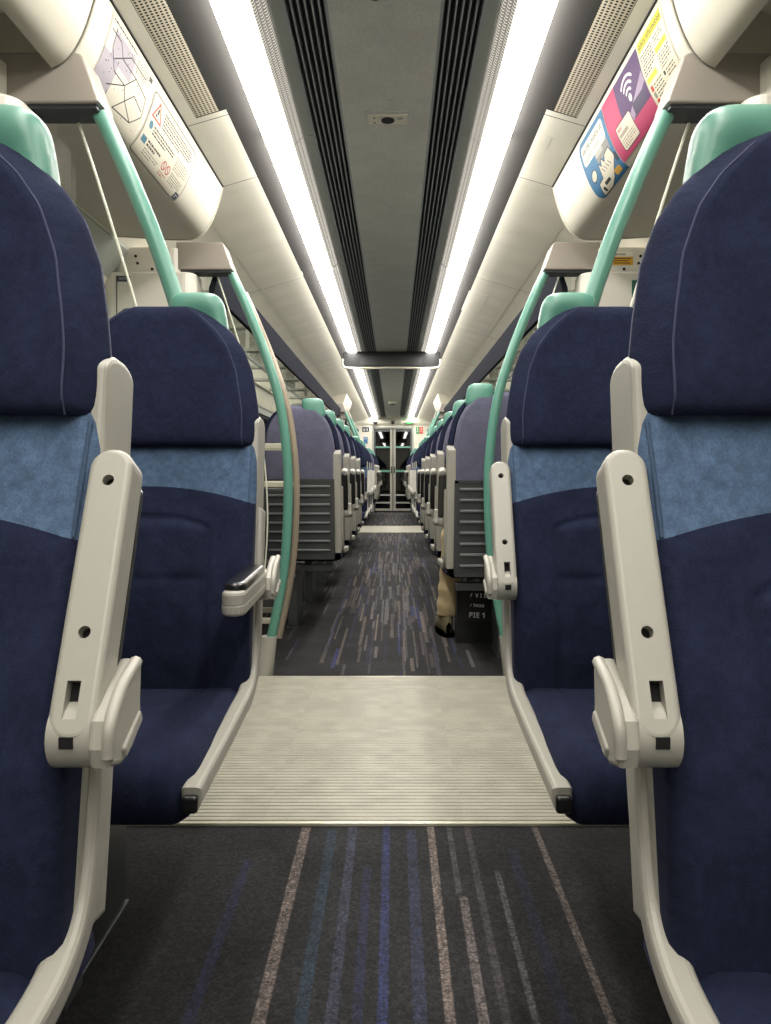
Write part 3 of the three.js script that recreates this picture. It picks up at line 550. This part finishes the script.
  G.pivotRim = tube([[.038, -.024, .027], [.039, .002, .026], [.038, .026, -.004], [.038, .040, -.044]], .006, 20, 8);
  const pr = box(.008, .012, .05, 0, 0, 0, .003); pr.rotateX(.42); pr.translate(.040, -.020, -.022); G.pivotRib = pr;
  // under the seat
  G.beam = boxAB(-.21, .185, .335, .372, -.15, -.10, .004);
  G.leg = boxAB(-.085, -.030, .008, .336, -.02, .24, .008);
  G.foot = boxAB(-.089, -.026, 0, .007, -.026, .246, .002);
  return G;
}
const seatGeo = (hi, s) => cached(`seat${hi}${s}`, () => { const G = cached(`base${hi}`, () => seatGeometry(hi)); if (s > 0) return G; const o = {}; for (const k in G) o[k] = mirrored(G[k]); return o; });
function seat({ X, d, turn, s, hi = false, arm = 'up', label, group, window = false, ribs = false }) {
  const G = seatGeo(hi, s), t = thing('train_seat', label, 'seat', [X, 0, -d], turn, group);
  mesh('back_cushion', G.backLow, M.navy, t);
  const band = mesh('shoulder_band', G.backTop, M.sky, t); band.userData = { label: 'light blue fabric band' }; mesh('piping', G.bandSeam, M.sky, band);
  const head = mesh('head_cushion', G.head, M.navy, t); mesh('piping', G.headSeam, M.seam, head);
  mesh('seat_cushion', G.seat, M.navy, t);
  mesh('rear_cover', G.rear, M.slate, t).userData = { label: 'slate purple fabric back' };
  const pn = mesh('rear_panel', G.panel, M.charcoalDark, t); pn.userData = { label: 'dark ribbed plastic panel' };
  mesh('panel_rim', G.panelRim, M.charcoalDark, pn);
  if (ribs) for (let k = 0; k < 8; k++) { const r = mesh('rib', G.rib, M.rib, pn); r.position.set(0, .455 + k * .0495, -.181); }
  mesh('side_frame', G.upright, M.frame, t); mesh('wall_side_frame', G.wallSide, M.frame, t);
  const rl = mesh('seat_rail', G.rail, M.frame, t); mesh('end_cap', G.railTip, M.black, rl); mesh('stop_block', G.bracketKnob, M.black, rl);
  const hd = mesh('grab_handle', G.handle, M.teal, t); hd.userData = { label: 'turquoise corner grab handle' };
  if (!window) {
    const a = mesh('armrest', G.armPlate, M.armGrey, t); a.position.set(s * .240, .663, -.006); a.rotation.x = arm === 'down' ? 1.60 : -.40;
    mesh('screw_recess', G.armHoles, M.hole, a); mesh('arm_body', G.armBody, M.armGrey, a); mesh('arm_pad', G.armPad, M.black, a);
    const pv = mesh('pivot_housing', G.knuckle, M.armGrey, t); pv.position.copy(a.position);
    mesh('slot', G.knuckleSlot, M.hole, pv);
    const pc = mesh('pivot_cover', G.pivotCover, M.armGrey, t); pc.position.copy(a.position).setX(s * .236);
    mesh('cover_rim', G.pivotRim, M.armGrey, pc); mesh('cover_rib', G.pivotRib, M.armGrey, pc);
  }
  mesh('support_beam', G.beam, M.charcoalDark, t);
  const lg = mesh('leg', G.leg, M.charcoal, t); mesh('foot_plate', G.foot, M.charcoal, lg);
  return t;
}
const SX = .49, WX = .955, ordinals = ['first', 'second', 'third', 'fourth', 'fifth'];
const sideName = X => X < 0 ? 'luggage stack side' : 'passenger side';
// facing the camera, before the mat
seat({ X: -SX, d: .67, turn: 0, s: 1, hi: true, label: 'navy aisle seat with raised armrest in front of the seat with the lowered armrest' });
seat({ X: SX, d: .67, turn: 0, s: -1, hi: true, label: 'navy aisle seat with raised armrest, second from the cream mat under the posters' });
seat({ X: -SX, d: 1.55, turn: 0, s: 1, hi: true, arm: 'down', label: 'navy aisle seat with lowered black-topped armrest beside the cream mat' });
seat({ X: SX, d: 1.55, turn: 0, s: -1, hi: true, label: 'navy aisle seat with raised armrest right before the cream mat under the posters' });
for (const sg of [-1, 1]) for (const [k, d] of [.67, 1.55].entries()) seat({ X: sg * WX, d, turn: 0, s: -sg, window: true, label: `navy window seat beside the ${k ? 'row next to' : 'row second from'} the mat on the ${sideName(sg)}` });
// backs towards the camera, past the mat
const away = { '-1': [4.37, 5.17, 5.97, 6.77], '1': [3.67, 4.47, 5.27, 6.07, 6.87] };
for (const sg of [-1, 1]) for (const [k, d] of away[sg].entries()) {
  seat({ X: sg * SX, d, turn: Math.PI, s: sg, ribs: k < 2, hi: false, group: 'seats with their backs to the mat', label: k ? `purple-backed aisle seat, ${ordinals[k]} row past the mat on the ${sideName(sg)}` : sg < 0 ? 'purple-backed seat with ribbed dark panel right behind the luggage stack' : 'purple-backed seat with ribbed panel above the black shopping bag' });
  if (k < 1) seat({ X: sg * WX, d, turn: Math.PI, s: sg, window: true, ribs: true, label: `purple-backed window seat in the ${ordinals[k]} row past the mat on the ${sideName(sg)}` });
}
for (const sg of [-1, 1]) for (const [k, d] of [8.42, 9.24, 10.06].entries()) seat({ X: sg * SX, d, turn: 0, s: -sg, group: 'seats facing forward before the far mat', label: `far navy seat facing the purple backs, ${ordinals[2 - k]} from far mat, ${sideName(sg)}` });
for (const sg of [-1, 1]) for (const [k, d] of [12.95, 13.75, 14.55, 15.35].entries()) seat({ X: sg * SX, d, turn: Math.PI, s: sg, group: 'seats by the end doors', label: `distant aisle seat before the end doors, ${ordinals[k]} from the far mat, ${sideName(sg)}` });

// ---------------------------------------------------------------- luggage stack
{
  const t = thing('luggage_stack', 'metal luggage stack with tan curved post and pale shelf bars beside the turquoise pole', 'luggage rack', [-.85, 0, -3.72]);
  const off = [.85, 0, 0];
  const post = (z, m) => mesh('post', tube(poleCurve(-1).map(p => [p[0] + .85 + .0, Math.max(p[1] - .02, .02), z]), .0155, 60, 12), m, t);
  post(.10, M.tan);
  for (const [y, e] of [[1.00, .375], [.82, .385], [.375, .36], [.18, .325]]) {
    mesh('shelf_bar', boxAB(-.38, e, y - .012, y + .014, .085, .115, .004), M.alu, t);
    mesh('shelf_bar', boxAB(-.38, e, y - .012, y + .014, -.195, -.165, .004), M.alu, t);
    mesh('shelf_side', boxAB(e - .04, e - .01, y - .010, y + .010, -.18, .10, .004), M.alu, t);
  }
  for (const y of [.80, .36]) mesh('shelf', boxAB(-.38, .38, y - .008, y, -.18, .10), M.charcoal, t);
}

// ---------------------------------------------------------------- hanging display across the ceiling
{
  const t = thing('information_display', 'black passenger information display with silver lower edge hanging across the ceiling', 'display', [0, 1.93, -7.55]);
  const o = roundRect(.95, .16, .03, 6, 0, .045), g = extrude(o, .10, .006, 3); g.translate(0, 0, -.05); mesh('housing', g, M.screen, t);
  mesh('lower_edge', tube([[-.475, .05, .055], [-.475, .0, .055], [-.462, -.026, .055], [-.43, -.036, .055], [0, -.036, .055], [.43, -.036, .055], [.462, -.026, .055], [.475, 0, .055], [.475, .05, .055]], .011, 90, 8), M.alu, t);
  mesh('screen', boxAB(-.30, .30, -.005, .075, .052, .058), std({ color: 0x1b1d20, roughness: .35 }), t);
}
// ---------------------------------------------------------------- small ceiling fittings
{
  const t = thing('ceiling_speaker', 'round chrome-winged ceiling fitting on the grey centre panel', 'ceiling fitting', [-.022, CEIL - .004, -1.83 * K]);
  const dsk = new THREE.SphereGeometry(.066, 32, 12); dsk.scale(1, .18, .66); mesh('wing_plate', dsk, M.greyPanel, t);
  const ring = new THREE.TorusGeometry(.024, .0045, 10, 32); ring.rotateX(Math.PI / 2); ring.translate(0, -.013, 0); mesh('ring', ring, M.white, t);
  const dome = new THREE.SphereGeometry(.018, 24, 12); dome.scale(1, .6, 1); dome.translate(0, -.012, 0); mesh('dome', dome, M.recess, t);
  for (const s of [-1, 1]) mesh('wing_rib', tube([[s * .026, -.012, .018], [s * .045, -.008, .012], [s * .062, -.003, .002]], .003, 12, 6), M.alu, t);
  const p = thing('ceiling_sensor', 'small rectangular cream sensor plate with dark oval on the centre panel', 'sensor', [.004, CEIL - .004, -2.49 * K]);
  mesh('surround', extrude(roundRect(.165, .105, .012), .003, .001).rotateX(Math.PI / 2), M.grey, p);
  mesh('plate', boxAB(-.066, .066, -.009, -.002, -.034, .034, .003), M.cream, p);
  const ov = new THREE.CylinderGeometry(.022, .022, .004, 28); ov.translate(0, -.010, 0); mesh('lens', ov, M.recess, p);
  const bt = new THREE.CylinderGeometry(.010, .010, .003, 20); bt.translate(.042, -.0095, .016); mesh('button', bt, M.greyPanel, p);
  for (const z of [-.018, .016]) { const q = new THREE.CylinderGeometry(.003, .003, .002, 8); q.translate(-.045, -.0095, z); mesh('screw', q, M.hole, p); }
  const q = thing('ceiling_camera', 'small cream box fitting on the far grey ceiling panel', 'ceiling fitting', [0, CEIL - .004, -13]);
  mesh('housing', box(.15, .05, .12, 0, -.025, 0, .01), M.cream, q); mesh('lens', box(.09, .012, .09, 0, -.052, 0, .004), M.recess, q);
  for (const [x, z, w, l, n] of [[.56, -2.75, .045, .10, 'vent_plate'], [.58, -3.75, .11, .07, 'hatch_plate'], [-.575, -4.6, .11, .09, 'hatch_plate'], [.57, -5.35, .16, .6, 'hatch_plate']]) {
    const o = mesh(n, extrude(roundRect(w, l, .004), .003, .001).rotateX(Math.PI / 2), n === 'vent_plate' ? M.perf : M.cream); o.position.set(x, ceilY(Math.abs(x)) + .0032, z); o.rotation.z = -Math.sign(x) * .287;
    if (n === 'vent_plate') o.material = M.cream;
    tag(o, n === 'vent_plate' ? 'small cream vent plate on the cream ceiling by the poster header' : x < 0 ? 'small cream ceiling hatch past the route map header' : l > .3 ? 'long cream ceiling access hatch past the poster header' : 'small square cream ceiling hatch near the poster header', 'hatch');
  }
}

// ---------------------------------------------------------------- end wall with glazed double doors
{
  const w = structure('wall_back', 'cream end wall around the glazed double doors', 'wall');
  for (const [x0, x1, y0, y1] of [[-1.42, -.44, 0, 2.16], [.44, 1.42, 0, 2.16], [-.44, .44, 1.86, 2.16]]) mesh('wall_panel', boxAB(x0, x1, y0, y1, ZE, ZE - .06), M.cream, w);
  const hd = extrude([[0, 1.90], [.05, 1.95], [.10, 2.08], [0, 2.08]], 1.9, 0); inYZ(hd); hd.translate(.95, 0, ZE); mesh('bulkhead', hd, M.cream, w);
  for (const [x0, x1, y0, y1] of [[-.46, -.42, 0, 1.88], [.42, .46, 0, 1.88], [-.46, .46, 1.84, 1.88]]) mesh('door_frame', boxAB(x0, x1, y0, y1, ZE + .012, ZE, .004), M.trim, w);
  for (const s of [-1, 1]) {
    const d = structure(`door_${++doorN}`, s < 0 ? 'glazed end door leaf beneath the dark pictogram sign' : 'glazed end door leaf beneath the red and green sign', 'door');
    for (const [x0, x1, y0, y1] of [[.008, .062, .02, 1.84], [.385, .42, .02, 1.84], [.06, .39, .02, .07], [.06, .39, 1.77, 1.84]]) mesh('stile', boxAB(s * x0, s * x1, y0, y1, ZE - .02, ZE - .05, .005), x1 < .1 || y1 < .1 ? M.frame : M.charcoal, d);
    mesh('pane', boxAB(s * .06, s * .39, .06, 1.78, ZE - .034, ZE - .038), M.nightGlass, d);
    for (const [y, m, h] of [[1.43, M.teal, .04], [.90, M.teal, .045], [.37, M.trim, .03], [.20, M.trim, .03]]) mesh('crossbar', boxAB(s * .06, s * .39, y - h / 2, y + h / 2, ZE - .024, ZE - .03, .002), m, d);
    mesh('door_handle', boxAB(s * .02, s * .045, .85, 1.0, ZE - .01, ZE - .02, .004), M.black, d);
  }
  const b = structure('wall_front', 'cream wall behind the viewpoint', 'wall'); mesh('wall_panel', boxAB(-1.46, 1.46, -.1, 2.2, Z0 + .06, Z0), M.cream, b);
  const v = structure('wall_gangway', 'dark gangway beyond the end doors', 'wall');
  for (const [x0, x1, y0, y1, z0, z1] of [[-.6, -.55, 0, 2.1, ZE - .06, ZE - 2.1], [.55, .6, 0, 2.1, ZE - .06, ZE - 2.1], [-.6, .6, 2.05, 2.1, ZE - .06, ZE - 2.1], [-.6, .6, 0, 2.1, ZE - 2.1, ZE - 2.15]]) mesh('gangway_panel', boxAB(x0, x1, y0, y1, z0, z1), M.charcoal, v);
  const sign = (x, y, w_, h_, tex, name, label) => { const m = std({ map: tex, roughness: .45 }), e = M.greyPanel; tag(Object.assign(mesh(name, box(w_, h_, .012), [e, e, e, e, m, e]), {}), label, 'sign').position.set(x, y, ZE + .006); };
  sign(-.60, 1.82, .15, .11, canvas(128, 96, (x, w_, h_) => { x.fillStyle = '#23252b'; x.fillRect(0, 0, w_, h_); x.fillStyle = '#c9ccd2'; x.beginPath(); x.arc(34, 26, 9, 0, 7); x.arc(92, 26, 9, 0, 7); x.fill(); x.fillRect(24, 38, 20, 40); x.fillRect(82, 38, 20, 40); x.fillRect(62, 14, 4, 68); }), 'pictogram_sign', 'dark pictogram sign above the blue card on the end wall');
  sign(-.48, 1.825, .06, .08, canvas(64, 64, (x) => { x.fillStyle = '#e6e3da'; x.fillRect(0, 0, 64, 64); x.fillStyle = '#55585c'; x.fillRect(12, 14, 40, 8); x.fillRect(12, 30, 40, 5); x.fillRect(12, 42, 28, 5); }), 'white_card', 'small white card next to the dark pictogram sign');
  sign(-.60, 1.58, .09, .15, canvas(64, 96, (x) => { x.fillStyle = '#3f6f9e'; x.fillRect(0, 0, 64, 96); x.fillStyle = '#cfdae4'; x.fillRect(10, 14, 44, 8); x.fillRect(10, 32, 30, 5); }), 'blue_card', 'small blue card beneath the dark pictogram sign');
  sign(.545, 1.80, .075, .15, canvas(64, 128, (x) => { x.fillStyle = '#2f7d46'; x.fillRect(0, 0, 64, 128); x.fillStyle = '#dfeee2'; x.fillRect(26, 16, 12, 40); x.fillRect(16, 72, 32, 8); x.fillRect(16, 90, 32, 8); }), 'green_sign', 'green emergency sign beside the red one on the end wall');
  sign(.625, 1.80, .075, .15, canvas(64, 128, (x) => { x.fillStyle = '#c9402f'; x.fillRect(0, 0, 64, 128); x.fillStyle = '#f3ded8'; x.fillRect(26, 16, 12, 40); x.fillRect(16, 72, 32, 8); x.fillRect(16, 90, 32, 8); }), 'red_sign', 'red fire sign beside the green one on the end wall');
  const ex = thing('exit_light', 'small lit green exit light under the ceiling above the end doors', 'exit light', [.36, 1.955, ZE + .08]);
  mesh('housing', box(.15, .05, .02, 0, 0, 0, .004), M.charcoal, ex); mesh('lit_face', box(.14, .04, .004, 0, 0, .011), std({ color: 0x1c5a2c, emissive: 0x3fd060, emissiveIntensity: .5 }), ex);
  const pl = new THREE.PointLight(0x50e070, .02, 2); pl.position.set(0, 0, .04); ex.add(pl);
  for (const [x, lab] of [[-.38, 'dark round dome camera above the dark pictogram sign'], [.0, 'dark dome camera at the middle above the end doors']]) {
    const q = thing('dome_camera', lab, 'camera', [x, 1.96, ZE + .12]); const bs = new THREE.CylinderGeometry(.05, .055, .02, 20); bs.translate(0, .02, 0); mesh('base', bs, M.charcoal, q); const dm = new THREE.SphereGeometry(.042, 20, 12); dm.translate(0, .005, 0); mesh('dome', dm, M.black, q);
  }
}

// ---------------------------------------------------------------- seated passenger, bag, shoe
{
  const sd = (p, a, b, ra, rb) => { const ab = b.clone().sub(a), t = clamp(p.clone().sub(a).dot(ab) / ab.lengthSq()); return p.distanceTo(a.clone().addScaledVector(ab, t)) - lerp(ra, rb, t); };
  const smin = (a, b, k) => { const h = clamp(.5 + .5 * (b - a) / k); return lerp(b, a, h) - k * h * (1 - h); };
  const C = V3(.48, .64, -3.90), R = .62, N = 104;
  const J = { hl: V3(.43, .54, -3.80), kl: V3(.345, .535, -4.13), al: V3(.308, .09, -4.165), hr: V3(.56, .54, -3.80), kr: V3(.66, .535, -4.17), ar: V3(.68, .09, -4.20), pv: V3(.495, .56, -3.79), ch: V3(.495, .86, -3.76), nk: V3(.495, 1.0, -3.80), hd: V3(.495, 1.085, -3.83), sl: V3(.34, .93, -3.77), el: V3(.335, .68, -3.86), wl: V3(.44, .64, -3.98), sr: V3(.65, .93, -3.77), er: V3(.66, .68, -3.86), wr: V3(.56, .64, -3.98) };
  const bones = [['hl', 'kl', .085, .064], ['kl', 'al', .058, .056], ['hr', 'kr', .085, .064], ['kr', 'ar', .058, .056], ['pv', 'ch', .125, .12], ['ch', 'nk', .10, .055], ['nk', 'hd', .052, .05], ['hl', 'hr', .11, .11], ['sl', 'sr', .065, .065], ['sl', 'el', .056, .045], ['el', 'wl', .045, .045], ['sr', 'er', .056, .045], ['er', 'wr', .045, .045]];
  const mc = new MarchingCubes(N, M.frame, false, false, 120000); mc.isolation = 0;
  const p = V3(0, 0, 0);
  for (let z = 0; z < N; z++) for (let y = 0; y < N; y++) for (let x = 0; x < N; x++) {
    p.set(C.x + (x - N / 2) / (N / 2) * R, C.y + (y - N / 2) / (N / 2) * R, C.z + (z - N / 2) / (N / 2) * R);
    let d = 9; for (const [a, b, ra, rb] of bones) d = smin(d, sd(p, J[a], J[b], ra, rb), .03);
    const h = p.clone().sub(V3(.495, 1.095, -3.835)); d = smin(d, (Math.hypot(h.x / .078, h.y / .115, h.z / .098) - 1) * .078, .02);
    d = smin(d, (Math.hypot((p.x - .495) / .014, (p.y - 1.08) / .022, (p.z + 3.938) / .018) - 1) * .012, .012);   // nose
    for (const e of [-1, 1]) d = smin(d, (Math.hypot((p.x - .495 - e * .08) / .010, (p.y - 1.09) / .028, (p.z + 3.83) / .018) - 1) * .010, .008);
    if (p.y < .50) d += .0035 * Math.sin(p.y * 70 + p.x * 40 + Math.sin(p.z * 30) * 1.5) * smooth(.5, .2, p.y);     // trouser folds
    mc.field[x + y * N + z * N * N] = -Math.max(d, .105 - p.y);
  }
  mc.update();
  const n = mc.count, pos = new Float32Array(n * 3), nor = new Float32Array(n * 3), colr = new Float32Array(n * 3);
  const pants = new THREE.Color(0xbfab84), coat = new THREE.Color(0x23262e), skin = new THREE.Color(0xb98d70);
  for (let i = 0; i < n; i++) {
    for (let e = 0; e < 3; e++) { pos[i * 3 + e] = mc.positionArray[i * 3 + e] * R + C.getComponent(e); nor[i * 3 + e] = mc.normalArray[i * 3 + e]; }
    const X = pos[i * 3], y = pos[i * 3 + 1], z = pos[i * 3 + 2], c = y > 1.0 ? skin : (y > .63 && z > -3.97) || (y > .60 && z > -3.9) || (y > .615 && Math.abs(X - .5) < .1) ? coat : pants; colr.set([c.r, c.g, c.b], i * 3);
  }
  const O = V3(.49, 0, -3.9);
  for (let i = 0; i < n; i++) for (let e = 0; e < 3; e++) pos[i * 3 + e] -= O.getComponent(e);
  const g = new THREE.BufferGeometry(); g.setAttribute('position', new THREE.BufferAttribute(pos, 3)); g.setAttribute('normal', new THREE.BufferAttribute(nor, 3)); g.setAttribute('color', new THREE.BufferAttribute(colr, 3));
  const t = thing('person', 'seated passenger in beige trousers, one leg and shoe reaching into the aisle', 'person', [O.x, O.y, O.z]);
  mesh('body', g, std({ vertexColors: true, roughness: .9 }), t);
  const hair = new THREE.SphereGeometry(1, 24, 16, 0, Math.PI * 2, 0, Math.PI * .55); hair.scale(.086, .112, .106); hair.rotateX(.5); hair.translate(.495 - O.x, 1.105 - O.y, -3.825 - O.z); mesh('hair', hair, std({ color: 0x2a211b, roughness: .8 }), t);
  const shoeMat = std({ color: 0x6e664c, roughness: .8 }), soleMat = std({ color: 0x4a463a, roughness: .9 }), lace = std({ color: 0xc9c2a8, roughness: .8 });
  const shoeShape = () => sheet(20, 18, (u, v) => {                   // shoe along -z, heel at z = .07
    const a = u * Math.PI * 2, z = lerp(.075, -.20, v), w = .045 * Math.pow(Math.sin(Math.PI * clamp(v * .94 + .03)), .4) * (1 + .12 * Math.sin(v * 5 - 2)), h = lerp(.135, .055, smooth(.25, .8, v)) * Math.pow(Math.sin(Math.PI * clamp(v * .96 + .02)), .25);
    return [w * Math.cos(a), .012 + h * (.5 + .5 * Math.sin(a)), z];
  });
  for (const [jx, jz, rot] of [[.308, -4.165, .12], [.68, -4.2, -.1]]) {
    const s = mesh('shoe', shoeShape(), shoeMat, t); s.position.set(jx - O.x, 0, jz - O.z); s.rotation.y = rot;
    const so = extrude(strip([[0, .082], [0, -.05], [0, -.205]], q => .045 * Math.pow(Math.sin(Math.PI * clamp(q * .96 + .02)), .35), 16), .016, .003); so.rotateX(-Math.PI / 2); so.scale(1, 1, -1); mesh('sole', so, soleMat, s);
    for (const z of [-.03, -.055, -.08]) mesh('lace', tube([[-.03, .085 + z * .2, z], [0, .105 + z * .35, z], [.03, .085 + z * .2, z]], .004, 8, 5), lace, s);
  }
}
{
  const t = thing('shopping_bag', 'black shopping bag with white lettering under the seat beside the beige leg', 'bag', [.45, 0, -4.02]);
  const W = .105, H = .30, D = .055;
  const body = sheet(48, 14, (u, v) => { const a = u * 4, k = Math.floor(a) % 4, f = a % 1, pts = [[-1, 1], [1, 1], [1, -1], [-1, -1]], p = pts[k], q = pts[(k + 1) % 4], x = lerp(p[0], q[0], f), z = lerp(p[1], q[1], f); const bl = .008 * (vnoise(u * 14, v * 6, 14) - .5), c = lerp(1, .9, v); return [x * W * c + bl, v * H, z * D * lerp(1, .45, v) + bl]; });
  mesh('bag_body', body, std({ color: 0x08080b, roughness: .7 }), t);
  mesh('bag_base', boxAB(-W, W, 0, .006, -D, D), M.black, t);
  for (const z of [-.02, .02]) mesh('bag_handle', tube([[-.04, H - .02, z], [-.035, H + .02, z * .6], [.035, H + .02, z * .6], [.04, H - .02, z]], .005, 16, 6), M.black, t);
  const pr = mesh('printed_panel', new THREE.PlaneGeometry(.165, .15), std({ map: canvas(256, 232, (x, w, h) => { x.fillStyle = '#08080b'; x.fillRect(0, 0, w, h); x.fillStyle = '#ffffff'; x.save(); x.rotate(.05); x.font = 'bold 44px sans-serif'; x.fillText('/  V I D', 80, 36); x.font = 'bold 34px sans-serif'; x.fillText('/ THOU', 82, 112); x.font = 'bold 58px sans-serif'; x.fillText('PIE 1', 74, 196); x.restore(); }), roughness: .55 }), t);
  pr.position.set(0, .185, .046); pr.rotation.x = -.10; pr.userData = { label: 'white lettering' };
}
{
  const g = sheet(16, 12, (u, v) => { const a = u * Math.PI * 2, w = .045 * Math.pow(Math.sin(Math.PI * clamp(v * .94 + .03)), .4), h = lerp(.10, .05, smooth(.3, .8, v)) * Math.pow(Math.sin(Math.PI * clamp(v * .96 + .02)), .25); return [w * Math.cos(a), .004 + h * (.5 + .5 * Math.sin(a)), lerp(.08, -.18, v)]; });
  const o = mesh('shoe', g, std({ color: 0xa07c68, roughness: .8 })); o.position.set(-.74, 0, -5.95); o.rotation.y = .6; tag(o, 'pinkish tan shoe on the carpet under the seats behind the luggage stack', 'shoe');
}
renderer.render(scene, camera);
